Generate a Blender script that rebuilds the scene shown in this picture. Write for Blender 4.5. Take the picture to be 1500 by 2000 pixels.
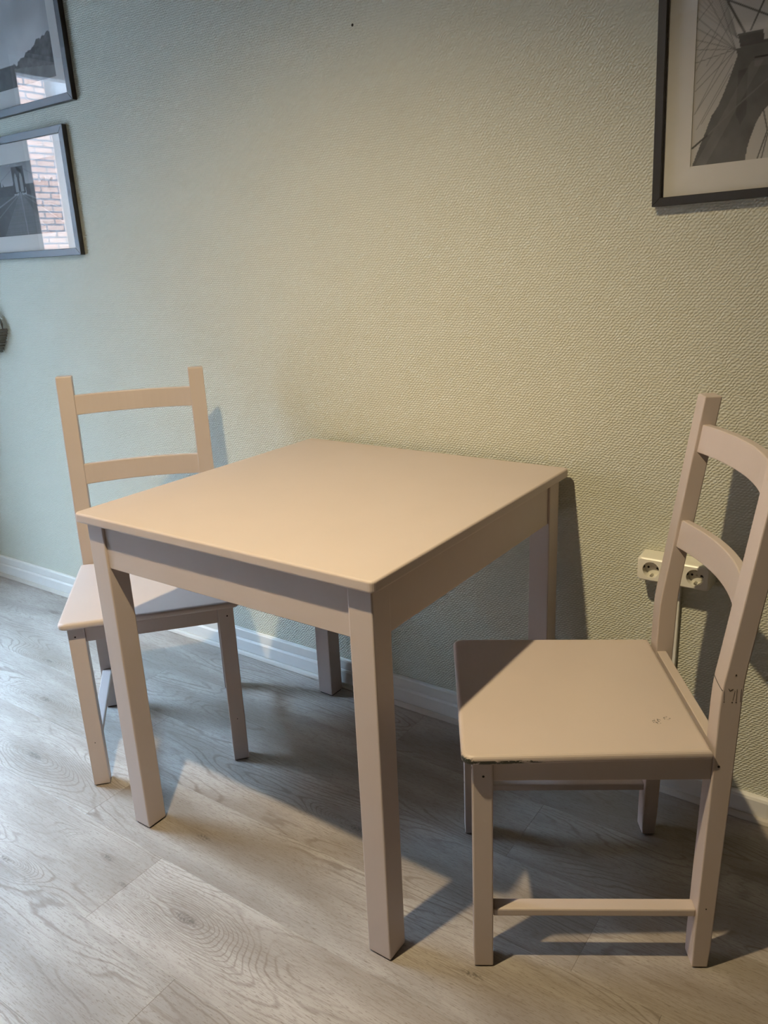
import bpy, bmesh, math, random
import numpy as np
from mathutils import Matrix, Vector

# ------------------------------------------------------------------ scene, camera, light
for o in list(bpy.data.objects):
    bpy.data.objects.remove(o)
scene = bpy.context.scene
COL = scene.collection

F_PX = 1561.1                                    # focal length in pixels of the 1500x2000 frame
PITCH, YAW, ROLL = 0.3093, 0.6168, -0.0451
rt = Vector((math.cos(YAW), math.sin(YAW), 0))
fw = Vector((-math.sin(YAW) * math.cos(PITCH), math.cos(YAW) * math.cos(PITCH), -math.sin(PITCH)))
up = rt.cross(fw)
cr = rt * math.cos(ROLL) + up * math.sin(ROLL)
cu = up * math.cos(ROLL) - rt * math.sin(ROLL)
cam = bpy.data.cameras.new('camera')
cam.sensor_fit = 'AUTO'
cam.sensor_width = 36.0
cam.lens = F_PX / 2000 * 36.0
cam.clip_start = 0.02
cam_ob = bpy.data.objects.new('camera', cam)
M = Matrix((cr, cu, -fw)).transposed().to_4x4()
M.translation = Vector((1.356, -1.670, 1.224))
cam_ob.matrix_world = M
COL.objects.link(cam_ob)
scene.camera = cam_ob

world = bpy.data.worlds.new('overcast_sky')
scene.world = world
world.use_nodes = True
bg = world.node_tree.nodes['Background']
bg.inputs[0].default_value = (0.43, 0.69, 1.0, 1)
bg.inputs[1].default_value = 112.0

def light(name, kind, loc, energy, color, **kw):
    l = bpy.data.lights.new(name, kind)
    l.energy = energy
    l.color = color
    for k, v in kw.items():
        setattr(l, k, v)
    o = bpy.data.objects.new(name, l)
    o.location = loc
    COL.objects.link(o)
    return o

# warm ceiling spotlight above the table
lamp = light('ceiling_spot_light', 'SPOT', (0.485, -1.36, 2.37), 188, (1.0, 0.80, 0.48),
      spot_size=math.radians(133), spot_blend=1.0, shadow_soft_size=0.026)
lamp.rotation_euler = Vector((-0.15, 0.06, -1.0)).to_track_quat('-Z', 'Y').to_euler()
# sun on the brick building across the yard (it comes from behind this house)
sun = light('sun', 'SUN', (6, 2, 8), 16.0, (1.0, 0.95, 0.88), angle=math.radians(2))
sun.rotation_euler = Vector((-0.75, -0.25, -0.8)).to_track_quat('-Z', 'Y').to_euler()
# portal in the window opening: guides the sky light through it
WY0, WY1, WZ0, WZ1, XL = -1.85, -0.62, 0.06, 2.13, -2.1
p = light('window_portal', 'AREA', (XL - 0.02, (WY0 + WY1) / 2, (WZ0 + WZ1) / 2), 1, (1, 1, 1),
          shape='RECTANGLE', size=WZ1 - WZ0, size_y=WY1 - WY0)
p.rotation_euler = (0, math.radians(-90), 0)
p.data.cycles.is_portal = True

vs = scene.view_settings
vs.view_transform = 'Standard'
vs.look = 'None'
vs.exposure = 0.0
vs.gamma = 1.0
vs.use_curve_mapping = False
scene.cycles.max_bounces = 7
scene.cycles.use_adaptive_sampling = True
scene.cycles.adaptive_threshold = 0.025
scene.cycles.diffuse_bounces = 3
scene.cycles.transparent_max_bounces = 12
scene.cycles.caustics_reflective = False
scene.cycles.caustics_refractive = False
scene.cycles.sample_clamp_indirect = 6.0

# ------------------------------------------------------------------ object helpers
def tag(o, label=None, cat=None, group=None, kind=None):
    if label: o['label'] = label
    if cat: o['category'] = cat
    if group: o['group'] = group
    if kind: o['kind'] = kind
    return o

def empty(name, loc=(0, 0, 0), rz=0.0):
    o = bpy.data.objects.new(name, None)
    o.empty_display_size = 0.1
    o.location = loc
    o.rotation_euler = (0, 0, rz)
    COL.objects.link(o)
    return o

def link(name, me, mat, parent=None, smooth=False):
    o = bpy.data.objects.new(name, me)
    if mat is not None and not me.materials:
        me.materials.append(mat)
    COL.objects.link(o)
    if parent is not None:
        o.parent = parent
    if smooth:
        for f in me.polygons:
            f.use_smooth = True
    return o

def mesh_from(name, verts, faces):
    me = bpy.data.meshes.new(name)
    me.from_pydata([tuple(v) for v in verts], [], faces)
    me.update()
    return me

def bm_done(bm, name, mat, parent=None, bevel=0.0, seg=2, angle=0.6):
    bmesh.ops.recalc_face_normals(bm, faces=bm.faces[:])
    if bevel > 0:
        ed = [e for e in bm.edges if len(e.link_faces) == 2 and e.calc_face_angle(0) > angle]
        bmesh.ops.bevel(bm, geom=ed, offset=bevel, segments=seg, profile=0.5, affect='EDGES', clamp_overlap=True)
    me = bpy.data.meshes.new(name)
    bm.to_mesh(me)
    bm.free()
    return link(name, me, mat, parent)

def add_box(bm, x0, x1, y0, y1, z0, z1):
    v = [bm.verts.new((x, y, z)) for z in (z0, z1) for y in (y0, y1) for x in (x0, x1)]
    for f in ((0, 2, 3, 1), (4, 5, 7, 6), (0, 1, 5, 4), (2, 6, 7, 3), (0, 4, 6, 2), (1, 3, 7, 5)):
        bm.faces.new([v[i] for i in f])

def box(name, x0, x1, y0, y1, z0, z1, mat, parent=None, bevel=0.0, seg=2):
    bm = bmesh.new()
    add_box(bm, x0, x1, y0, y1, z0, z1)
    return bm_done(bm, name, mat, parent, bevel, seg)

def loft(bm, loops, cap=True, closed=True):
    """loops: list of equally long point lists, joined into a skin."""
    rings = [[bm.verts.new(p) for p in L] for L in loops]
    n = len(rings[0])
    for a, b in zip(rings[:-1], rings[1:]):
        for i in range(n if closed else n - 1):
            j = (i + 1) % n
            bm.faces.new((a[i], a[j], b[j], b[i]))
    if cap:
        bm.faces.new(rings[0][::-1])
        bm.faces.new(rings[-1])
    return rings

def tube(bm, pts, r, n=8):
    pts = [Vector(p) for p in pts]
    loops = []
    for i, p in enumerate(pts):
        t = (pts[min(i + 1, len(pts) - 1)] - pts[max(i - 1, 0)]).normalized()
        a = t.cross(Vector((0, 0, 1)))
        if a.length < 1e-3:
            a = t.cross(Vector((1, 0, 0)))
        a.normalize()
        b = t.cross(a)
        loops.append([p + (a * math.cos(k * 2 * math.pi / n) + b * math.sin(k * 2 * math.pi / n)) * r for k in range(n)])
    loft(bm, loops)

# ------------------------------------------------------------------ node helpers
class N:
    def __init__(self, name):
        self.m = bpy.data.materials.new(name)
        self.m.use_nodes = True
        self.t = self.m.node_tree
        self.b = self.t.nodes['Principled BSDF']
        self.out = self.t.nodes['Material Output']
    def node(self, typ, **kw):
        n = self.t.nodes.new(typ)
        for k, v in kw.items():
            setattr(n, k, v)
        return n
    def set(self, sock, val):
        if hasattr(val, 'is_output'):
            self.t.links.new(val, sock)
        else:
            sock.default_value = val
    def math(self, op, a, b=0.0, c=None, clamp=False):
        n = self.node('ShaderNodeMath', operation=op, use_clamp=clamp)
        self.set(n.inputs[0], a)
        self.set(n.inputs[1], b)
        if c is not None:
            self.set(n.inputs[2], c)
        return n.outputs[0]
    def vmath(self, op, a, b=(0, 0, 0)):
        n = self.node('ShaderNodeVectorMath', operation=op)
        self.set(n.inputs[0], a)
        self.set(n.inputs[1], b)
        return n.outputs['Value'] if op in ('LENGTH', 'DISTANCE', 'DOT_PRODUCT') else n.outputs[0]
    def pos(self):
        return self.node('ShaderNodeNewGeometry').outputs['Position']
    def obj(self):
        return self.node('ShaderNodeTexCoord').outputs['Object']
    def xyz(self, v):
        n = self.node('ShaderNodeSeparateXYZ')
        self.set(n.inputs[0], v)
        return n.outputs
    def comb(self, x=0.0, y=0.0, z=0.0):
        n = self.node('ShaderNodeCombineXYZ')
        for i, v in enumerate((x, y, z)):
            self.set(n.inputs[i], v)
        return n.outputs[0]
    def noise(self, vec, scale=5.0, detail=2.0, rough=0.5):
        n = self.node('ShaderNodeTexNoise')
        self.set(n.inputs['Vector'], vec)
        n.inputs['Scale'].default_value = scale
        n.inputs['Detail'].default_value = detail
        n.inputs['Roughness'].default_value = rough
        return n.outputs[0], n.outputs[1]
    def ramp(self, fac, stops):
        n = self.node('ShaderNodeValToRGB')
        self.set(n.inputs[0], fac)
        cr_ = n.color_ramp
        while len(cr_.elements) < len(stops):
            cr_.elements.new(0.5)
        for e, (p_, c_) in zip(cr_.elements, stops):
            e.position = p_
            e.color = (*c_, 1) if len(c_) == 3 else c_
        return n.outputs[0]
    def mix(self, fac, a, b, mode='MIX'):
        n = self.node('ShaderNodeMix', data_type='RGBA', blend_type=mode)
        self.set(n.inputs[0], fac)
        self.set(n.inputs[6], (*a, 1) if isinstance(a, tuple) and len(a) == 3 else a)
        self.set(n.inputs[7], (*b, 1) if isinstance(b, tuple) and len(b) == 3 else b)
        return n.outputs[2]
    def smooth(self, v, lo, hi):
        n = self.node('ShaderNodeMapRange', interpolation_type='SMOOTHSTEP', clamp=True)
        self.set(n.inputs[0], v)
        n.inputs[1].default_value = lo
        n.inputs[2].default_value = hi
        return n.outputs[0]
    def bump(self, h, strength=0.3, dist=0.001, normal=None):
        n = self.node('ShaderNodeBump')
        n.inputs['Strength'].default_value = strength
        n.inputs['Distance'].default_value = dist
        self.set(n.inputs['Height'], h)
        if normal is not None:
            self.set(n.inputs['Normal'], normal)
        self.t.links.new(n.outputs[0], self.b.inputs['Normal'])
        return n.outputs[0]
    def base(self, c):
        self.set(self.b.inputs['Base Color'], (*c, 1) if isinstance(c, tuple) and len(c) == 3 else c)
    def rough(self, v):
        self.set(self.b.inputs['Roughness'], v)

def plain(name, col, rough=0.5, var=0.04, scale=30, spec=0.5, metal=0.0):
    n = N(name)
    f, _ = n.noise(n.obj(), scale, 3)
    n.base(n.mix(f, tuple(c * (1 - var) for c in col), tuple(min(1, c * (1 + var)) for c in col)))
    n.rough(rough)
    n.b.inputs['Specular IOR Level'].default_value = spec
    n.b.inputs['Metallic'].default_value = metal
    return n.m

# ------------------------------------------------------------------ materials
PAINT = (0.545, 0.468, 0.436)

def painted_wood(name, rough=0.42, chips=None, dots=0.0):
    """satin pink-beige paint over wood; chips = builder of a wear mask in object space."""
    n = N(name)
    o = n.obj()
    f, _ = n.noise(o, 9, 3)
    col = n.mix(f, tuple(c * 0.965 for c in PAINT), tuple(c * 1.03 for c in PAINT))
    if dots > 0:                                   # tiny knocks in the paint
        v = n.node('ShaderNodeTexVoronoi', feature='F1')
        n.set(v.inputs['Vector'], n.vmath('MULTIPLY', o, (1.0, 1.0, 0.0)))
        v.inputs['Scale'].default_value = 6.5
        d = n.math('LESS_THAN', v.outputs['Distance'], dots)
        r = n.xyz(v.outputs['Color'])[0]
        col = n.mix(n.math('MULTIPLY', d, n.math('GREATER_THAN', r, 0.35)), col, (0.16, 0.12, 0.09))
    if chips is not None:
        col = n.mix(chips(n, o), col, (0.035, 0.04, 0.03))
    n.base(col)
    n.rough(rough)
    g, _ = n.noise(n.vmath('MULTIPLY', o, (60, 60, 60)), 1.0, 3)
    n.bump(g, 0.05, 0.0006)
    return n.m

def seat_chips(n, o):
    x, y, z = n.xyz(o)
    a = n.smooth(n.math('MULTIPLY', y, -1.0), 0.2035, 0.206)                       # the side edge of the seat
    lo = n.smooth(z, 0.4325, 0.435)
    hi = n.math('SUBTRACT', 1.0, n.smooth(z, 0.4415, 0.4445))
    along = n.math('SUBTRACT', 1.0, n.smooth(x, -0.34, -0.17))
    nz, _ = n.noise(n.vmath('MULTIPLY', o, (95, 95, 260)), 1.0, 4, 0.7)
    th = n.math('ADD', n.math('MULTIPLY', along, 0.34), n.math('MULTIPLY', nz, 0.9))
    m = n.smooth(th, 0.70, 0.725)
    # worn front corner
    cd = n.vmath('DISTANCE', o, (-0.396, -0.2035, 0.4395))
    nz2, _ = n.noise(n.vmath('MULTIPLY', o, (190, 190, 330)), 1.0, 4, 0.7)
    cm = n.math('MULTIPLY', n.smooth(n.math('SUBTRACT', n.math('ADD', nz2, 0.10), n.math('MULTIPLY', cd, 18.0)), 0.38, 0.41),
                n.math('SUBTRACT', 1.0, n.smooth(z, 0.446, 0.449)))
    edge = n.math('MULTIPLY', n.math('MULTIPLY', a, n.math('MULTIPLY', lo, hi)), m)
    # small scuff on the seat surface
    sd = n.vmath('DISTANCE', o, (-0.064, -0.110, 0.451))
    sd2 = n.vmath('DISTANCE', o, (-0.045, -0.101, 0.451))
    nz3, _ = n.noise(n.vmath('MULTIPLY', o, (330, 330, 330)), 1.0, 2)
    sm = n.math('MULTIPLY', n.math('GREATER_THAN', nz3, 0.56),
                n.math('ADD', n.math('LESS_THAN', sd, 0.008), n.math('LESS_THAN', sd2, 0.006), clamp=True))
    return n.math('ADD', edge, n.math('ADD', cm, n.math('MULTIPLY', sm, 0.7)), clamp=True)

M_PAINT = painted_wood('beige_pink_paint')
M_TOP = painted_wood('table_top_paint', 0.44, dots=0.009)
M_SEAT = painted_wood('seat_paint', 0.38)
M_SEATCHIP = painted_wood('worn_seat_paint', 0.38, chips=seat_chips)
M_GLIDE = plain('dark_felt_glide', (0.02, 0.018, 0.016), 0.8)
M_DARK = plain('dark_hole', (0.012, 0.010, 0.009), 0.8)
M_INK = plain('dark_ink', (0.03, 0.026, 0.024), 0.7)
M_WHITE = plain('white_gloss_paint', (0.80, 0.80, 0.77), 0.35)
M_DUCT = plain('white_plastic_duct', (0.78, 0.78, 0.74), 0.4)
M_PLASTIC = plain('white_socket_plastic', (0.80, 0.78, 0.70), 0.3)
M_METAL = plain('socket_metal', (0.55, 0.53, 0.48), 0.35, metal=1.0)
M_FRAME = plain('black_frame_wood', (0.030, 0.029, 0.029), 0.45)
M_MAT = plain('white_mat_board', (0.92, 0.90, 0.86), 0.8, var=0.015)
M_CEIL = plain('dimmed_ceiling_paint', (0.16, 0.155, 0.145), 0.9)  # ceiling out of view, colour darkened to lower the bounce light
M_ROOMWALL = plain('plain_room_wall', (0.07, 0.067, 0.06), 0.9)
M_WINFRAME = plain('white_window_frame', (0.80, 0.80, 0.79), 0.4)
M_CONCRETE = plain('pale_concrete', (0.22, 0.22, 0.22), 0.9, var=0.12, scale=4)
M_PLASTER = plain('pale_plaster', (0.62, 0.63, 0.64), 0.9, var=0.06, scale=3)
M_WICKER = plain('grey_wicker', (0.13, 0.125, 0.105), 0.7, var=0.35, scale=60)

def wallpaper():
    n = N('sage_woven_wallpaper')
    P = n.pos()
    _, wc = n.noise(P, 55, 2)
    w = n.vmath('MULTIPLY', n.vmath('SUBTRACT', wc, (0.5, 0.5, 0.5)), (0.012, 0.0, 0.008))
    q = n.vmath('ADD', P, w)
    x, y, z = n.xyz(q)
    tau = 2 * math.pi
    rows = n.math('SINE', n.math('MULTIPLY', z, tau / 0.0056))
    diag = n.math('SINE', n.math('ADD', n.math('MULTIPLY', x, tau / 0.0082), n.math('MULTIPLY', z, -tau / 0.0090)))
    big, _ = n.noise(P, 6, 3)
    fine, _ = n.noise(P, 260, 2)
    h = n.math('ADD', n.math('MULTIPLY', rows, 0.46), n.math('MULTIPLY', diag, 0.56))
    h = n.math('ADD', h, n.math('MULTIPLY', fine, 0.9))
    n.bump(h, 0.62, 0.0011)
    col = n.mix(big, (0.588, 0.598, 0.512), (0.628, 0.636, 0.546))
    # a dark nail hole and two flecks
    d = n.vmath('DISTANCE', P, (0.145, 0.0, 1.726))
    col = n.mix(n.math('LESS_THAN', d, 0.0032), col, (0.03, 0.025, 0.02))
    n.base(col)
    n.rough(0.75)
    n.b.inputs['Specular IOR Level'].default_value = 0.25
    return n.m
M_WALL = wallpaper()

KNOTS = [(0.282, -0.888, .030), (-0.490, -0.722, .032), (-1.275, -0.136, .030), (0.002, -0.862, .018), (0.097, -0.896, .012),
         (0.135, -0.705, .020), (0.418, -0.502, .022), (0.817, -0.700, .020), (-0.943, -0.382, .024), (-0.727, -0.533, .022),
         (-0.190, -0.984, .016), (1.05, -0.95, .020)]

def laminate(name, knots=True):
    n = N(name)
    P = n.pos()
    oi = n.node('ShaderNodeObjectInfo')
    rnd = oi.outputs['Random']
    x, y, z = n.xyz(P)
    off = n.math('MULTIPLY', rnd, 37.0)
    # slow, stretched field whose level lines make the cathedral grain
    sv = n.comb(n.math('MULTIPLY', x, 1.35), n.math('MULTIPLY', y, 8.0), off)
    f, _ = n.noise(sv, 1.0, 1.6, 0.35)
    wob, _ = n.noise(n.comb(n.math('MULTIPLY', x, 16.0), n.math('MULTIPLY', y, 60.0), off), 1.0, 2)
    field = n.math('ADD', n.math('MULTIPLY', f, 1.0), n.math('MULTIPLY', wob, 0.030))
    knot_dark = knot_halo = None
    if knots:
        for kx, ky, kr in KNOTS:
            dx = n.math('DIVIDE', n.math('SUBTRACT', x, kx), kr * 5.5)
            dy = n.math('DIVIDE', n.math('SUBTRACT', y, ky), kr * 1.7)
            d2 = n.math('ADD', n.math('MULTIPLY', dx, dx), n.math('MULTIPLY', dy, dy))
            g = n.math('EXPONENT', n.math('MULTIPLY', d2, -1.0))
            field = n.math('ADD', field, n.math('MULTIPLY', g, 0.55))
            core = n.math('EXPONENT', n.math('MULTIPLY', d2, -14.0))
            halo_ = n.math('EXPONENT', n.math('MULTIPLY', d2, -1.6))
            knot_halo = halo_ if knot_halo is None else n.math('MAXIMUM', knot_halo, halo_)
            knot_dark = core if knot_dark is None else n.math('MAXIMUM', knot_dark, core)
    lines = n.math('PINGPONG', n.math('MULTIPLY', field, 26.0), 0.5)           # 0..0.5
    line_m = n.math('SUBTRACT', 1.0, n.smooth(lines, 0.02, 0.20))
    vis, _ = n.noise(n.comb(n.math('MULTIPLY', x, 2.0), n.math('MULTIPLY', y, 9.0), n.math('ADD', off, 5.0)), 1.0, 2)
    line_m = n.math('MULTIPLY', line_m, n.smooth(vis, 0.40, 0.64))
    # fine pores and fibre
    p1, _ = n.noise(n.comb(n.math('MULTIPLY', x, 26.0), n.math('MULTIPLY', y, 420.0), off), 1.0, 3, 0.6)
    p2, _ = n.noise(n.comb(n.math('MULTIPLY', x, 85.0), n.math('MULTIPLY', y, 620.0), off), 1.0, 2, 0.6)
    cloud, _ = n.noise(n.comb(n.math('MULTIPLY', x, 2.6), n.math('MULTIPLY', y, 11.0), n.math('ADD', off, 9.0)), 1.0, 3)
    base = n.mix(n.smooth(cloud, 0.30, 0.72), (0.278, 0.240, 0.208), (0.428, 0.390, 0.354))
    base = n.mix(n.math('MULTIPLY', n.smooth(p1, 0.46, 0.72), 0.55), base, (0.205, 0.168, 0.138))
    base = n.mix(n.math('MULTIPLY', n.smooth(p2, 0.56, 0.70), 0.60), base, (0.150, 0.118, 0.092))
    base = n.mix(n.math('MULTIPLY', line_m, 0.62), base, (0.160, 0.126, 0.100))
    if knot_dark is not None:
        base = n.mix(n.math('MULTIPLY', knot_halo, n.math('MULTIPLY', n.smooth(p1, 0.30, 0.60), 0.50)), base, (0.190, 0.155, 0.128))
        kn, _ = n.noise(P, 190, 2)
        base = n.mix(n.math('MULTIPLY', n.smooth(knot_dark, 0.30, 0.95), n.smooth(kn, 0.30, 0.70)), base, (0.125, 0.105, 0.09))
    tone = n.math('ADD', 0.93, n.math('MULTIPLY', rnd, 0.13))
    tn = n.node('ShaderNodeVectorMath', operation='SCALE')
    n.set(tn.inputs[0], base)
    n.set(tn.inputs['Scale'], tone)
    n.base(tn.outputs[0])
    n.rough(n.math('ADD', 0.46, n.math('MULTIPLY', p1, 0.10)))
    hh = n.math('ADD', n.math('MULTIPLY', p1, -0.6), n.math('MULTIPLY', line_m, -0.4))
    n.bump(hh, 0.18, 0.0005)
    return n.m
M_FLOOR = laminate('grey_oak_laminate')
M_STRIP = plain('pale_wood_strip', (0.50, 0.46, 0.40), 0.5, var=0.08, scale=14)

def glass(name, r0=0.045):
    """thin clear pane: Schlick reflection over plain transmission on either face."""
    n = N(name)
    t = n.node('ShaderNodeBsdfTransparent')
    g = n.node('ShaderNodeBsdfGlossy')
    g.inputs['Roughness'].default_value = 0.0
    geo = n.node('ShaderNodeNewGeometry')
    c = n.math('ABSOLUTE', n.vmath('DOT_PRODUCT', geo.outputs['Incoming'], geo.outputs['Normal']))
    f5 = n.math('POWER', n.math('SUBTRACT', 1.0, c, clamp=True), 5.0)
    f = n.math('ADD', n.math('MULTIPLY', f5, 1.0 - r0), r0)
    mx = n.node('ShaderNodeMixShader')
    n.t.links.new(f, mx.inputs[0])
    n.t.links.new(t.outputs[0], mx.inputs[1])
    n.t.links.new(g.outputs[0], mx.inputs[2])
    n.t.links.new(mx.outputs[0], n.out.inputs[0])
    return n.m
M_GLASS = glass('picture_glass', 0.068)
M_WINGLASS = glass('window_glass', 0.04)

def bricks():
    n = N('orange_brick')
    x, y, z = n.xyz(n.pos())
    b = n.node('ShaderNodeTexBrick')
    n.set(b.inputs['Vector'], n.comb(y, z, 0.0))
    b.inputs['Scale'].default_value = 1.0
    b.inputs['Brick Width'].default_value = 0.22
    b.inputs['Row Height'].default_value = 0.066
    b.inputs['Mortar Size'].default_value = 0.010
    b.inputs['Color1'].default_value = (0.50, 0.27, 0.19, 1)
    b.inputs['Color2'].default_value = (0.58, 0.37, 0.28, 1)
    b.inputs['Mortar'].default_value = (0.11, 0.09, 0.085, 1)
    n.base(b.outputs[0])
    n.rough(0.9)
    return n.m
M_BRICK = bricks()

# ------------------------------------------------------------------ the room
XR, YF, ZC = 3.2, -4.6, 2.70
ST = 'structure'
tag(box('wall_back', XL - 0.2, XR + 0.2, 0.0, 0.15, -0.05, ZC + 0.1, M_WALL),
    'pale sage green wall with woven relief wallpaper behind the table', 'wall', kind=ST)
bm = bmesh.new()
add_box(bm, XL - 0.2, XL, YF, WY0, -0.05, ZC + 0.1)
add_box(bm, XL - 0.2, XL, WY1, 0.0, -0.05, ZC + 0.1)
add_box(bm, XL - 0.2, XL, WY0, WY1, -0.05, WZ0)
add_box(bm, XL - 0.2, XL, WY0, WY1, WZ1, ZC + 0.1)
tag(bm_done(bm, 'wall_left', M_ROOMWALL), 'plain wall with the tall window, left of the picture wall', 'wall', kind=ST)
tag(box('wall_right', XR, XR + 0.15, YF, 0.0, -0.05, ZC + 0.1, M_ROOMWALL), 'plain wall to the right of the chair', 'wall', kind=ST)
tag(box('wall_front', XL - 0.2, XR + 0.15, YF - 0.15, YF, -0.05, ZC + 0.1, M_ROOMWALL), 'plain wall opposite the table', 'wall', kind=ST)
tag(box('ceiling', XL, XR, YF, 0.0, ZC, ZC + 0.1, M_CEIL), 'painted flat ceiling, darkened to lower the bounce light', 'ceiling', kind=ST)

# window: frame, mullion and two panes
wn = empty('window_1', (XL - 0.1, (WY0 + WY1) / 2, WZ0))
tag(wn, 'tall white framed window in the left wall', 'window', kind=ST)
hw_, hh_ = (WY1 - WY0) / 2, WZ1 - WZ0
for y0, y1, z0, z1 in ((-hw_, hw_, 0, 0.07), (-hw_, hw_, hh_ - 0.07, hh_), (-hw_, -hw_ + 0.07, 0.07, hh_ - 0.07), (hw_ - 0.07, hw_, 0.07, hh_ - 0.07)):
    box('window_frame', -0.03, 0.03, y0, y1, z0, z1, M_WINFRAME, wn, 0.004)
box('window_pane', -0.004, 0.004, -hw_ + 0.07, hw_ - 0.07, 0.07, hh_ - 0.07, M_WINGLASS, wn)

# floor: slab with separate laminate planks running along the wall
floor = box('floor', XL, XR, YF, 0.0, -0.06, -0.0085, M_STRIP)
tag(floor, 'grey oak laminate floor with knots and long planks', 'floor', kind=ST)
random.seed(4)
PW, PL, GAP = 0.197, 1.285, 0.00012
joints = {0: 0.106, -1: 0.369, 1: -0.166, 2: 0.960, 3: -0.55, 4: 0.30, -2: -0.45, -3: 0.80}
plank_mesh = {}
def plank(x0, x1, y0, y1):
    key = (round(x1 - x0, 4), round(y1 - y0, 4))
    if key not in plank_mesh:
        bm = bmesh.new()
        L, Wd, c = x1 - x0, y1 - y0, 0.0005
        lo = [(0, 0, -0.008), (L, 0, -0.008), (L, Wd, -0.008), (0, Wd, -0.008)]
        md = [(a, b, -0.0003) for a, b, _ in lo]
        tp = [(c, c, 0), (L - c, c, 0), (L - c, Wd - c, 0), (c, Wd - c, 0)]
        loft(bm, [lo, md, tp])
        bmesh.ops.recalc_face_normals(bm, faces=bm.faces[:])
        me = bpy.data.meshes.new('plank')
        bm.to_mesh(me)
        bm.free()
        me.materials.append(M_FLOOR)
        plank_mesh[key] = me
    o = link('plank', plank_mesh[key], None, floor)
    o.location = (x0, y0, 0)
for k in range(-19, 5):
    y0 = -0.995 + PW * k
    y1 = min(y0 + PW, -0.004)
    y0 = max(y0, YF)
    if y1 - y0 < 0.03:
        continue
    j = joints.get(k, random.uniform(-0.6, 0.7))
    xs = [XL] + [j + PL * i for i in range(-4, 5) if XL + 0.05 < j + PL * i < XR - 0.05] + [XR]
    for a, b in zip(xs[:-1], xs[1:]):
        plank(a + GAP, b - GAP, y0 + GAP, y1 - GAP)

# baseboard, shoe strip and cable duct along the back wall
def profile_bar(name, prof, x0, x1, mat, parent=None):
    bm = bmesh.new()
    loft(bm, [[(x0, y, z) for y, z in prof], [(x1, y, z) for y, z in prof]])
    return bm_done(bm, name, mat, parent)
bb = profile_bar('baseboard_back', [(-0.0005, 0.0), (-0.016, 0.0), (-0.016, 0.049), (-0.0135, 0.0545), (-0.009, 0.0565), (-0.0005, 0.0565)], XL, XR, M_WHITE)
tag(bb, 'low white baseboard along the wallpapered wall', 'baseboard', kind=ST)
tr = profile_bar('trim_1', [(-0.0165, 0.0005), (-0.028, 0.0005), (-0.028, 0.003), (-0.0245, 0.009), (-0.0205, 0.013), (-0.0165, 0.013)], XL, XR, M_STRIP)
tag(tr, 'thin pale wooden strip at the foot of the baseboard', 'trim', kind=ST)
duct = empty('cable_duct', (0.949, 0, 0))
tag(duct, 'slim white cable duct on the baseboard, rising to the socket', 'cable duct')
profile_bar('floor_channel', [(-0.0005, 0.057), (-0.0125, 0.057), (-0.0125, 0.083), (-0.0105, 0.0865), (-0.0005, 0.0865)], XL - 0.949, 0.006, M_DUCT, duct)
box('wall_channel', -0.006, 0.006, -0.012, -0.0005, 0.087, 0.534, M_DUCT, duct, 0.0015)

# the brick building across the yard and the yard (seen mirrored in the picture glass)
tag(box('brick_building', -7.6, -7.0, -4.2, 6.0, -0.30, 4.8, M_BRICK),
    'orange brick building across the yard, mirrored in the picture glass', 'building')
tag(box('added_side_wing', -9.0, XL - 0.25, -5.0, -4.35, -0.30, 6.8, M_PLASTER),  # wing added to keep low side sky light off the picture wall
    'pale plastered building wing added beside the yard to block low sky light, mirrored in the picture glass', 'building', kind=ST)
tag(box('terrace', -14.0, XL - 0.2, -14.0, 6.0, -0.40, -0.30, M_CONCRETE), 'pale concrete yard outside the window', 'yard', kind=ST)

# ------------------------------------------------------------------ table
TW, TD, TH, INS, LEG = 0.750, 0.752, 0.757, 0.016, 0.049
table = empty('dining_table', (-0.056, -0.768, 0), -0.0068)
tag(table, 'square dining table painted pinkish beige, pushed against the wall', 'table')

def rounded_rect(x0, x1, y0, y1, r, n=5):
    P = []
    for cx, cy, a0 in ((x1 - r, y1 - r, 0), (x0 + r, y1 - r, 90), (x0 + r, y0 + r, 180), (x1 - r, y0 + r, 270)):
        for i in range(n + 1):
            a = math.radians(a0 + 90 * i / n)
            P.append((cx + r * math.cos(a), cy + r * math.sin(a)))
    return P

def slab(name, outline_fn, z0, z1, e, mat, parent, seg=4):
    """flat board with rounded edges; outline_fn(inset) gives the plan outline."""
    bm = bmesh.new()
    loops = []
    for i in range(seg + 1):                       # lower edge
        a = math.pi / 2 * i / seg
        loops.append([(x, y, z0 + e * (1 - math.sin(a))) for x, y in outline_fn(e * (1 - math.cos(a)))][:])
    loops = loops[::-1]
    for i in range(seg + 1):                       # upper edge
        a = math.pi / 2 * i / seg
        loops.append([(x, y, z1 - e * (1 - math.sin(a))) for x, y in outline_fn(e * (1 - math.cos(a)))])
    lower = loops[:seg + 1]
    lower = [[(x, y, z0 + e * (1 - math.sin(math.pi / 2 * (seg - k) / seg))) for x, y, _ in L] for k, L in enumerate(lower)]
    loft(bm, lower + loops[seg + 1:])
    return bm_done(bm, name, mat, parent)

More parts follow.
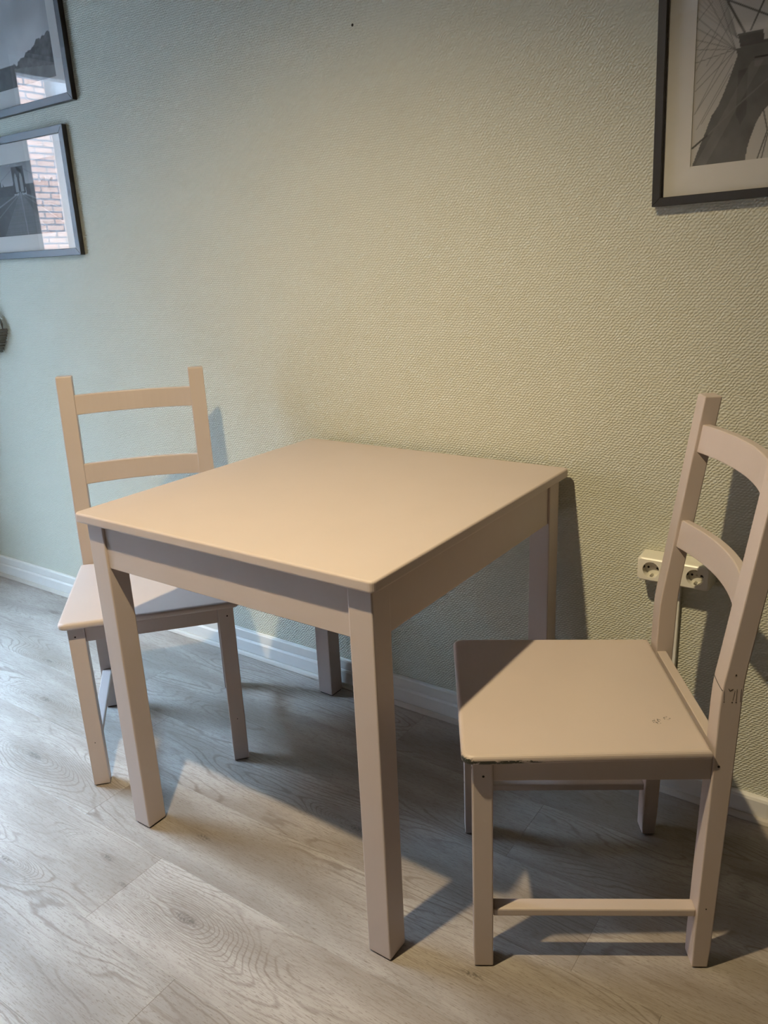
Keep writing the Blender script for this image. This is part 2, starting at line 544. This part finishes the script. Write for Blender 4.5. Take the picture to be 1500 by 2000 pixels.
slab('table_top', lambda i: rounded_rect(i, TW - i, i, TD - i, max(0.011 - i, 0.004)), TH - 0.021, TH, 0.0045, M_TOP, table)
for cx, cy in ((INS, INS), (TW - INS - LEG, INS), (INS, TD - INS - LEG), (TW - INS - LEG, TD - INS - LEG)):
    lg = box('leg', cx, cx + LEG, cy, cy + LEG, 0.0035, TH - 0.0213, M_PAINT, table, 0.0025)
    box('foot_glide', cx + 0.003, cx + LEG - 0.003, cy + 0.003, cy + LEG - 0.003, 0.0002, 0.0034, M_GLIDE, lg)
AZ0, AZ1, AR = 0.640, TH - 0.0213, 0.005
a0, a1, b0, b1 = INS + LEG, TW - INS - LEG, INS + AR, TD - INS - AR
box('apron', a0, a1, b0, b0 + 0.018, AZ0, AZ1, M_PAINT, table, 0.001)
box('apron', a0, a1, b1 - 0.018, b1, AZ0, AZ1, M_PAINT, table, 0.001)
box('apron', INS + AR, INS + AR + 0.018, INS + LEG, TD - INS - LEG, AZ0, AZ1, M_PAINT, table, 0.001)
box('apron', TW - INS - AR - 0.018, TW - INS - AR, INS + LEG, TD - INS - LEG, AZ0, AZ1, M_PAINT, table, 0.001)

# ------------------------------------------------------------------ chairs (local x: front to back, y: across)
CW, PWD, SF = 0.383, 0.041, -0.382
HW = CW / 2
# rear post profile: front edge s, back edge s at height z
POST = [(0.0025, 0.001, 0.0285), (0.05, 0.0005, 0.031), (0.19, 0.002, 0.0335), (0.37, 0.0045, 0.0375), (0.434, 0.005, 0.0385),
        (0.515, 0.0055, 0.0400), (0.545, 0.0065, 0.0405), (0.57, 0.0090, 0.0415), (0.60, 0.0135, 0.0445), (0.957, 0.0620, 0.0930)]
def post_front(z):
    for (z0, s0, _), (z1, s1, _) in zip(POST[:-1], POST[1:]):
        if z0 <= z <= z1:
            return s0 + (s1 - s0) * (z - z0) / (z1 - z0)
    return POST[-1][1]

def make_chair(name, loc, rz, seat_mat):
    t = empty(name, loc, rz)
    # rear posts
    for sd in (-1, 1):
        y0, y1 = (-HW, -HW + PWD) if sd < 0 else (HW - PWD, HW)
        bm = bmesh.new()
        fr = [(s, z) for z, s, _ in POST]
        bk = [(s, z) for z, _, s in POST][::-1]
        prof = fr + bk
        loft(bm, [[(s, y0, z) for s, z in prof], [(s, y1, z) for s, z in prof]])
        lg = bm_done(bm, 'rear_post', M_PAINT, t, 0.0022, 2, 0.9)
        box('foot_glide', 0.004, 0.026, y0 + 0.004, y1 - 0.004, 0.0002, 0.0026, M_GLIDE, lg)
        ho = -HW if sd < 0 else HW
        hole(lg, (0.0135, ho, 0.418), 'y', sd)
        hole(lg, (0.016, ho, 0.131), 'y', sd, 0.0012)
    # front legs
    for sd in (-1, 1):
        y0, y1 = (-HW, -HW + 0.038) if sd < 0 else (HW - 0.038, HW)
        lg = box('front_leg', SF, SF + 0.034, y0, y1, 0.0025, 0.4325, M_PAINT, t, 0.0022)
        box('foot_glide', SF + 0.004, SF + 0.030, y0 + 0.004, y1 - 0.004, 0.0002, 0.0026, M_GLIDE, lg)
        hole(lg, (SF + 0.018, -HW if sd < 0 else HW, 0.402), 'y', sd)
        hole(lg, (SF, (y0 + y1) / 2 + 0.003 * sd, 0.408), 'x', -1)
        hole(lg, (SF, (y0 + y1) / 2, 0.122), 'x', -1, 0.0012)
    # seat rails
    for sd in (-1, 1):
        y = sd * (HW - 0.005)
        box('seat_rail', SF + 0.034, 0.0048, min(y, y - sd * 0.018), max(y, y - sd * 0.018), 0.390, 0.4325, M_PAINT, t, 0.0012)
    box('seat_rail', SF + 0.006, SF + 0.024, -HW + 0.038, HW - 0.038, 0.390, 0.4325, M_PAINT, t, 0.0012)
    box('back_rail', 0.0065, 0.0245, -HW + PWD, HW - PWD, 0.390, 0.4465, M_PAINT, t, 0.0015)
    # seat board: wider at the front, rounded front corners and edges
    def outline(i):
        xf, xb = SF - 0.018 + i, 0.0005 - i
        wf, wb = HW + 0.017 - i, HW + 0.006 - i
        r = 0.016
        P = [(xb, -wb), (xb, wb)]
        for k in range(7):
            a = math.radians(90 + 90 * k / 6)
            P.append((xf + r + r * math.cos(a), wf - r + r * math.sin(a)))
        for k in range(7):
            a = math.radians(180 + 90 * k / 6)
            P.append((xf + r + r * math.cos(a), -wf + r + r * math.sin(a)))
        return P
    slab('seat', outline, 0.4328, 0.451, 0.0075, seat_mat, t)
    # two curved back slats
    for z0, z1 in ((0.668, 0.722), (0.854, 0.906)):
        bm = bmesh.new()
        loops = []
        n = 14
        ya, yb = -HW + PWD - 0.002, HW - PWD + 0.002
        for k in range(n + 1):
            u = -1 + 2 * k / n
            y = ya + (yb - ya) * k / n
            bow = 0.024 * (1 - u * u)
            L = []
            for z, dz in ((z0, 0), (z1, 0)):
                L.append((post_front(z) + 0.006 + bow, y, z))
            L += [(post_front(z1) + 0.021 + bow, y, z1), (post_front(z0) + 0.021 + bow, y, z0)]
            loops.append(L)
        loft(bm, loops)
        bm_done(bm, 'back_slat', M_PAINT, t, 0.002, 2, 0.9)
    # side stretchers
    for sd in (-1, 1):
        y = sd * (HW - 0.006)
        box('stretcher', SF + 0.034, 0.0022, min(y, y - sd * 0.026), max(y, y - sd * 0.026), 0.108, 0.124, M_PAINT, t, 0.003)
    return t

def hole(parent, p, axis, sd, r=0.0021):
    bm = bmesh.new()
    rot = Matrix.Rotation(math.pi / 2, 4, 'X') if axis == 'y' else Matrix.Rotation(math.pi / 2, 4, 'Y')
    off = Vector((0, sd * 0.0001, 0)) if axis == 'y' else Vector((sd * 0.0001, 0, 0))
    bmesh.ops.create_cone(bm, cap_ends=True, segments=12, radius1=r, radius2=r, depth=0.0006, matrix=Matrix.Translation(Vector(p) + off) @ rot)
    return bm_done(bm, 'screw_hole', M_DARK, parent)

chair_r = make_chair('dining_chair', (1.035, -0.320, 0), 0.554, M_SEATCHIP)
tag(chair_r, 'beige wooden chair with chipped seat edge, right of the table by the socket', 'chair', 'pinkish beige chairs at the table')
chair_l = make_chair('dining_chair', (-0.397, -0.324, 0), 2.420, M_SEAT)
tag(chair_l, 'beige wooden chair pushed in behind the left side of the table', 'chair', 'pinkish beige chairs at the table')

# dark crack and pen marks on the near rear post of the right chair
bm = bmesh.new()
yo = -HW - 0.0003
def stroke(a, b, w=0.0008):
    a, b = Vector(a), Vector(b)
    d = (b - a).normalized()
    nrm = Vector((-d.z, 0, d.x)) * w / 2
    v = [bm.verts.new((p.x, yy, p.z)) for yy in (yo, yo + 0.0006) for p in (a - nrm, b - nrm, b + nrm, a + nrm)]
    for f in ((0, 1, 2, 3), (7, 6, 5, 4), (0, 4, 5, 1), (1, 5, 6, 2), (2, 6, 7, 3), (3, 7, 4, 0)):
        bm.faces.new([v[i] for i in f])
for a, b, w in (((0.017, 0, 0.560), (0.019, 0, 0.556), .001), ((0.019, 0, 0.556), (0.024, 0, 0.559), .001), ((0.026, 0, 0.582), (0.0263, 0, 0.585), .0016),
                ((0.0115, 0, 0.536), (0.012, 0, 0.537), .0016), ((0.0240, 0, 0.535), (0.0245, 0, 0.5365), .0018), ((0.030, 0, 0.535), (0.0305, 0, 0.5365), .0018),
                ((0.030, 0, 0.538), (0.0300, 0, 0.559), .0004), ((0.0365, 0, 0.536), (0.0365, 0, 0.559), .0005), ((0.0115, 0, 0.539), (0.0105, 0, 0.556), .0004),
                ((0.025, 0, 0.539), (0.0268, 0, 0.556), .0003)):
    stroke(a, b, w)
bm_done(bm, 'pen_marks', M_INK, chair_r)['kind'] = 'stuff'
bm = bmesh.new()
crack = []
for k in range(9):
    u = k / 8
    z = 0.5565 + 0.006 * u * u
    y = -HW + 0.0005 + (PWD - 0.002) * u
    crack.append((post_front(z) + 0.0001, y, z))
tube(bm, crack, 0.0007, 6)
bm_done(bm, 'crack', M_INK, chair_r)

# ------------------------------------------------------------------ double wall socket
sock = empty('double_socket', (0.9455, 0, 0.5595))
tag(sock, 'white surface mounted double power socket behind the right chair', 'socket')
SW, SH, SD = 0.0755, 0.0268, 0.050
bm = bmesh.new()
def rr(w, h, r, y):
    return [(x, y, z) for x, z in rounded_rect(-w, w, -h, h, r, 4)]
rings = loft(bm, [rr(SW + 0.001, SH + 0.001, 0.007, -0.0005), rr(SW, SH, 0.007, -SD + 0.006), rr(SW - 0.0012, SH - 0.0012, 0.007, -SD + 0.002), rr(SW - 0.004, SH - 0.004, 0.006, -SD)], cap=False)
bm.faces.new(rings[0])
edges = []
CX = 0.0455
WR = 0.0178
front = rings[-1]
for i in range(len(front)):
    edges.append(bm.edges.get((front[i], front[(i + 1) % len(front)])))
circ = []
for s in (-1, 1):
    c = [bm.verts.new((s * CX + WR * math.cos(2 * math.pi * k / 28), -SD, 0.0003 + WR * math.sin(2 * math.pi * k / 28))) for k in range(28)]
    for i in range(28):
        edges.append(bm.edges.new((c[i], c[(i + 1) % 28])))
bmesh.ops.triangle_fill(bm, use_beauty=True, edges=edges)
bm_done(bm, 'housing', M_PLASTIC, sock)
for s in (-1, 1):
    bm = bmesh.new()
    loops = []
    for r, y in ((WR, -SD), (WR - 0.0005, -SD + 0.001), (WR - 0.0012, -SD + 0.0165)):
        loops.append([(s * CX + r * math.cos(2 * math.pi * k / 28), y, 0.0003 + r * math.sin(2 * math.pi * k / 28)) for k in range(28)])
    rg = loft(bm, loops, cap=False)
    bm.faces.new(rg[-1])
    well = bm_done(bm, 'socket_well', M_PLASTIC, sock)
    for hx in (-0.0095, 0.0095):
        bm = bmesh.new()
        bmesh.ops.create_cone(bm, cap_ends=True, segments=12, radius1=0.0024, radius2=0.0024, depth=0.0008,
                              matrix=Matrix.Translation((s * CX + hx, -SD + 0.0162, 0.0003)) @ Matrix.Rotation(math.pi / 2, 4, 'X'))
        bm_done(bm, 'pin_hole', M_DARK, well)
    bm = bmesh.new()
    bmesh.ops.create_cone(bm, cap_ends=True, segments=12, radius1=0.0022, radius2=0.0022, depth=0.0008,
                          matrix=Matrix.Translation((s * CX, -SD + 0.0162, 0.0003)) @ Matrix.Rotation(math.pi / 2, 4, 'X'))
    bm_done(bm, 'center_screw', M_METAL, well)
    for hz in (-1, 1):
        box('earth_clip', s * CX - 0.0022, s * CX + 0.0022, -SD + 0.003, -SD + 0.015, 0.0003 + hz * (WR - 0.0035) - 0.001, 0.0003 + hz * (WR - 0.0035) + 0.001, M_METAL, well)
    for hx in (-1, 1):
        box('side_slot', s * CX + hx * (WR - 0.0022) - 0.001, s * CX + hx * (WR - 0.0022) + 0.001, -SD + 0.002, -SD + 0.008, 0.0025, 0.0065, M_DARK, well)

# ------------------------------------------------------------------ framed pictures
def in_poly(X, Y, poly):
    inside = np.zeros(X.shape, bool)
    n = len(poly)
    for i in range(n):
        x0, y0 = poly[i]
        x1, y1 = poly[(i + 1) % n]
        if y0 == y1:
            continue
        c = ((y0 > Y) != (y1 > Y)) & (X < (x1 - x0) * (Y - y0) / (y1 - y0) + x0)
        inside ^= c
    return inside

def seg_dist(X, Y, a, b):
    ax, ay = a
    bx, by = b
    dx, dy = bx - ax, by - ay
    t = np.clip(((X - ax) * dx + (Y - ay) * dy) / (dx * dx + dy * dy + 1e-12), 0, 1)
    return np.hypot(X - ax - t * dx, Y - ay - t * dy)

def vnoise(X, Y, s, seed):
    rng = np.random.RandomState(seed)
    G = rng.rand(64, 64)
    x, y = X * s, Y * s
    xi, yi = np.floor(x).astype(int), np.floor(y).astype(int)
    fx, fy = x - xi, y - yi
    fx, fy = fx * fx * (3 - 2 * fx), fy * fy * (3 - 2 * fy)
    g = lambda i, j: G[i % 64, j % 64]
    return (g(xi, yi) * (1 - fx) + g(xi + 1, yi) * fx) * (1 - fy) + (g(xi, yi + 1) * (1 - fx) + g(xi + 1, yi + 1) * fx) * fy

def fbm(X, Y, s, seed):
    return (vnoise(X, Y, s, seed) + 0.5 * vnoise(X, Y, s * 2.1, seed + 1) + 0.25 * vnoise(X, Y, s * 4.3, seed + 2)) / 1.75

def print_material():
    n = N('photo_print')
    a = n.node('ShaderNodeAttribute', attribute_name='print')
    n.base(a.outputs['Color'])
    n.rough(0.55)
    return n.m
M_PRINT = print_material()

def line(V, X, Y, pts, w, val, op=1.0):
    for a, b in zip(pts[:-1], pts[1:]):
        d = seg_dist(X, Y, a, b)
        k = np.clip(1 - (d - w / 2) / 0.0008, 0, 1) * op
        V[:] = V * (1 - k) + val * k

def paint_tower(X, Y):
    sky = 0.66 + 0.07 * fbm(X, Y, 14, 3) - 0.03 * (Y / 0.5)
    V = sky.copy()
    fan = [(-0.002, 0.247), (-0.001, 0.229), (0.0, 0.210), (0.001, 0.194), (0.001, 0.173), (0.002, 0.126), (0.003, 0.088), (0.0, 0.30), (0.0, 0.36)]
    for e in fan:
        line(V, X, Y, [(0.068, 0.183), e], 0.0006, 0.22, 0.75)
    for k in range(14):
        line(V, X, Y, [(0.070, 0.20), (-0.002, 0.26 + k * 0.011)], 0.0004, 0.24, 0.5)
    susp = [((0.055, 0.184), (0.007, 0.095)), ((0.044, 0.178), (0.004, 0.139)), ((0.064, 0.160), (0.008, 0.062)), ((0.036, 0.212), (0.003, 0.182)),
            ((0.025, 0.265), (0.0, 0.238)), ((0.061, 0.146), (0.016, 0.070)), ((0.024, 0.222), (0.002, 0.197)), ((0.05, 0.25), (0.002, 0.16)), ((0.062, 0.235), (0.02, 0.165))]
    for a, b in susp:
        line(V, X, Y, [a, b], 0.0005, 0.23, 0.7)
    line(V, X, Y, [(0.081, 0.207), (0.052, 0.257), (0.030, 0.31)], 0.0030, 0.12)
    line(V, X, Y, [(0.091, 0.209), (0.128, 0.292)], 0.0022, 0.14)
    line(V, X, Y, [(0.044, 0.266), (0.116, 0.227), (0.20, 0.19)], 0.0022, 0.14)
    glow = np.clip(1 - np.abs(Y - 0.212) / 0.012, 0, 1) * (X > 0.055) * np.clip((X - 0.055) / 0.02, 0, 1)
    V += 0.16 * glow
    left = [(0.003, 0.0), (0.018, 0.041), (0.025, 0.058), (0.033, 0.081), (0.043, 0.095), (0.053, 0.118), (0.063, 0.146), (0.069, 0.165), (0.072, 0.172),
            (0.068, 0.183), (0.076, 0.183), (0.070, 0.206), (0.111, 0.207), (0.114, 0.190), (0.160, 0.190)]
    arch = [(0.160, 0.10), (0.140, 0.098), (0.126, 0.083), (0.120, 0.078), (0.110, 0.061), (0.102, 0.038), (0.098, 0.023), (0.095, 0.0)]
    m = in_poly(X, Y, left + arch)
    mr = in_poly(0.320 - X, Y, left + arch)                       # the tower goes on behind the frame edge
    stone = 0.125 + 0.09 * fbm(X, Y, 40, 9)
    stone += 0.05 * (np.abs((X - 0.045) - 0.55 * (Y - 0.05)) < 0.010) * (Y < 0.16)
    stone -= 0.045 * in_poly(X, Y, [(0.074, 0.148), (0.090, 0.150), (0.092, 0.076), (0.083, 0.060), (0.075, 0.077)])
    stone -= 0.05 * ((Y > 0.186) & (Y < 0.203))
    stone += 0.04 * ((Y > 0.150) & (Y < 0.163) & (X > 0.1))
    V = np.where(m | mr, stone, V)
    line(V, X, Y, [(0.101, 0.165), (0.22, 0.163)], 0.0022, 0.04)
    line(V, X, Y, [(0.002, 0.031), (0.029, 0.051)], 0.0026, 0.10)
    line(V, X, Y, [(0.029, 0.051), (0.070, 0.087), (0.123, 0.127), (0.2, 0.18)], 0.0018, 0.24, 0.8)
    line(V, X, Y, [(0.120, 0.080), (0.129, 0.045), (0.115, -0.001)], 0.0012, 0.10)
    line(V, X, Y, [(0.130, 0.040), (0.122, -0.001)], 0.0010, 0.12)
    return V

def paint_walkway(X, Y):
    c = 0.193
    U = c + np.abs(X - c)
    V = 0.30 + 0.38 * np.clip((0.222 - Y) / 0.09, 0, 1) + 0.14 * (fbm(X, Y, 16, 21) - 0.5)
    city = 0.148 + 0.016 * (vnoise(X, Y * 0, 75, 5) > 0.5) * vnoise(X, Y * 0, 75, 6) + 0.008
    V = np.where((Y < city) & (np.abs(X - c) > 0.035), 0.07 + 0.05 * fbm(X, Y, 60, 8), V)
    V = np.where(Y < 0.125, 0.09 + 0.05 * fbm(X, Y, 40, 12), V)
    m = in_poly(X, Y, [(0.161, 0.212), (0.229, 0.212), (0.226, 0.130), (0.158, 0.130)])
    V = np.where(m, 0.055 + 0.02 * fbm(X, Y, 80, 2), V)
    for ax in (0.179, 0.208):
        hw = 0.0085 * np.clip((0.192 - Y) / 0.018, 0, 1) ** 0.5
        V = np.where((np.abs(X - ax) < hw) & (Y > 0.134) & (Y < 0.192), 0.42, V)
    wk = in_poly(X, Y, [(0.190, 0.134), (0.196, 0.134), (0.325, 0.0), (0.061, 0.0)])
    V = np.where(wk, 0.15 + 0.05 * fbm(X * 3, Y, 30, 31) + 0.03 * (np.sin(900 / (0.15 - Y + 0.02)) > 0.3), V)
    line(V, X, Y, [(0.193, 0.133), (0.200, 0.0)], 0.0045, 0.36, 0.8)
    for s in (-1, 1):
        line(V, X, Y, [(c + s * 0.010, 0.131), (c + s * 0.135, 0.094), (c + s * 0.21, 0.072)], 0.0030, 0.42, 0.85)
        line(V, X, Y, [(c + s * 0.008, 0.128), (c + s * 0.21, 0.030)], 0.0022, 0.30, 0.7)
        line(V, X, Y, [(c + s * 0.030, 0.205), (c + s * 0.21, 0.128)], 0.0008, 0.10, 0.7)
    return V

def paint_coast(X, Y):
    V = 0.86 + 0.70 * (fbm(X, Y, 7, 41) - 0.45)
    cloud = np.exp(-((X - 0.27) / 0.11) ** 2 - ((Y - 0.185) / 0.055) ** 2)
    V = V * (1 - 0.30 * cloud)
    edge = 0.062 + 0.055 * np.clip((X - 0.22) / 0.15, 0, 1) + 0.020 * (fbm(X, Y * 0, 50, 51) - 0.5)
    tree = (Y < edge) & (X > 0.205)
    V = np.where(tree, 0.06 + 0.22 * fbm(X, Y, 70, 61), V)
    V = np.where((Y < 0.052 - 0.10 * np.clip(X - 0.20, 0, 1)), 0.20 + 0.14 * fbm(X, Y, 45, 71), V)
    V = np.where((X < 0.205) & (Y < 0.062), 0.10 + 0.10 * fbm(X, Y, 50, 81), V)
    return V

def picture(name, label, x, z, w, h, rot, border, depth, mat, painter, tint, res, group):
    """x, z: lower left outer corner on the wall; rot: tilt in the wall plane."""
    t = empty(name, (x, -0.0008, z))
    t.rotation_euler = (0, -rot, 0)
    tag(t, label, 'picture', group)
    # mitred border: four members
    o = [(0, 0), (w, 0), (w, h), (0, h)]
    i_ = [(border, border), (w - border, border), (w - border, h - border), (border, h - border)]
    for k in range(4):
        a, b, c, d = o[k], o[(k + 1) % 4], i_[(k + 1) % 4], i_[k]
        bm = bmesh.new()
        loft(bm, [[(p[0], 0, p[1]) for p in (a, b, c, d)], [(p[0], -depth, p[1]) for p in (a, b, c, d)]])
        bm_done(bm, 'frame_rail', M_FRAME, t, 0.0008, 1)
    box('backing_board', border + 0.0002, w - border - 0.0002, -0.006, -0.0004, border + 0.0002, h - border - 0.0002, M_CONCRETE, t)
    ml, mr, mb, mt = mat
    bm = bmesh.new()
    oo = [(border + 0.0002, border + 0.0002), (w - border - 0.0002, border + 0.0002), (w - border - 0.0002, h - border - 0.0002), (border + 0.0002, h - border - 0.0002)]
    ii = [(border + ml, border + mb), (w - border - mr, border + mb), (w - border - mr, h - border - mt), (border + ml, h - border - mt)]
    fo = [bm.verts.new((p[0], -0.0085, p[1])) for p in oo]
    fi = [bm.verts.new((p[0], -0.0085, p[1])) for p in ii]
    fb = [bm.verts.new((p[0], -0.0070, p[1])) for p in ii]
    fob = [bm.verts.new((p[0], -0.0070, p[1])) for p in oo]
    for k in range(4):
        j = (k + 1) % 4
        bm.faces.new((fo[k], fo[j], fi[j], fi[k]))
        bm.faces.new((fi[k], fi[j], fb[j], fb[k]))
        bm.faces.new((fb[k], fb[j], fob[j], fob[k]))
        bm.faces.new((fob[k], fob[j], fo[j], fo[k]))
    bm_done(bm, 'mat_board', M_MAT, t)
    pw, ph = w - 2 * border - ml - mr, h - 2 * border - mb - mt
    nx, ny = int(pw / res), int(ph / res)
    gx, gy = np.meshgrid(np.linspace(0, pw, nx + 1), np.linspace(0, ph, ny + 1))
    V = np.clip(painter(gx, gy), 0.02, 0.9).ravel()
    verts = np.stack([gx.ravel() + border + ml, np.full(gx.size, -0.0068), gy.ravel() + border + mb], 1)
    idx = np.arange(gx.size).reshape(ny + 1, nx + 1)
    fc = np.stack([idx[:-1, :-1].ravel(), idx[:-1, 1:].ravel(), idx[1:, 1:].ravel(), idx[1:, :-1].ravel()], 1)
    me = bpy.data.meshes.new('photo_print')
    me.from_pydata(verts.tolist(), [], fc.tolist())
    at = me.color_attributes.new('print', 'FLOAT_COLOR', 'POINT')
    colr = np.ones((len(V), 4), np.float32)
    for k in range(3):
        colr[:, k] = V * tint[k]
    at.data.foreach_set('color', colr.ravel())
    me.update()
    link('photo_print', me, M_PRINT, t)
    box('glass_pane', border + 0.0002, w - border - 0.0002, -0.0115, -0.0100, border + 0.0002, h - border - 0.0002, M_GLASS, t)
    return t

picture('framed_print', 'black framed photo of a stone bridge tower and cables above the right chair', 0.850, 1.292, 0.50, 0.60, math.radians(1.25), 0.0155, 0.020,
        (0.050, 0.050, 0.050, 0.060), paint_tower, (1.0, 0.97, 0.92), 0.0016, 'framed black and white photographs')
picture('framed_print', 'black framed photo of a bridge walkway, lower of the two left pictures', -1.499, 1.270, 0.549, 0.379, 0.0, 0.022, 0.017,
        (0.047, 0.053, 0.052, 0.060), paint_walkway, (0.98, 1.0, 1.02), 0.0024, 'framed black and white photographs')
picture('framed_print', 'black framed photo of clouds over dark trees, upper of the two left pictures', -1.430, 1.701, 0.552, 0.400, math.radians(0.6), 0.022, 0.017,
        (0.047, 0.050, 0.052, 0.060), paint_coast, (1.0, 1.0, 1.0), 0.0028, 'framed black and white photographs')

# ------------------------------------------------------------------ woven wall ornament at the left edge
bk = empty('wicker_wall_basket', (-1.585, -0.001, 0.945))
tag(bk, 'small grey woven wicker basket hanging on the wall at the left edge', 'basket')
def half_ring(z, r, rr_):
    bm = bmesh.new()
    tube(bm, [(r * math.cos(a), -0.004 - 0.78 * r * math.sin(a), z) for a in [math.pi * k / 14 for k in range(15)]], rr_, 6)
    return bm
for k in range(8):
    z = 0.006 + k * 0.0095
    r = 0.062 + 0.052 * (k / 7) ** 0.8
    bm_done(half_ring(z, r, 0.0052), 'woven_strand', M_WICKER, bk)
bm_done(half_ring(0.083, 0.117, 0.0066), 'rim', M_WICKER, bk)
for k in range(11):
    a = math.pi * (k + 0.5) / 11
    bm = bmesh.new()
    x0, y0 = 0.060 * math.cos(a), -0.004 - 0.045 * math.sin(a)
    x1, y1 = 0.116 * math.cos(a), -0.006 - 0.088 * math.sin(a)
    x2, y2 = 0.085 * math.cos(a), -0.006 - 0.050 * math.sin(a)
    tube(bm, [(x0, y0, 0.003), (x1, y1, 0.080), (x1 * 0.97, y1 * 0.92, 0.105), (x2, y2, 0.142)], 0.0042, 6)
    bm_done(bm, 'rib', M_WICKER, bk)
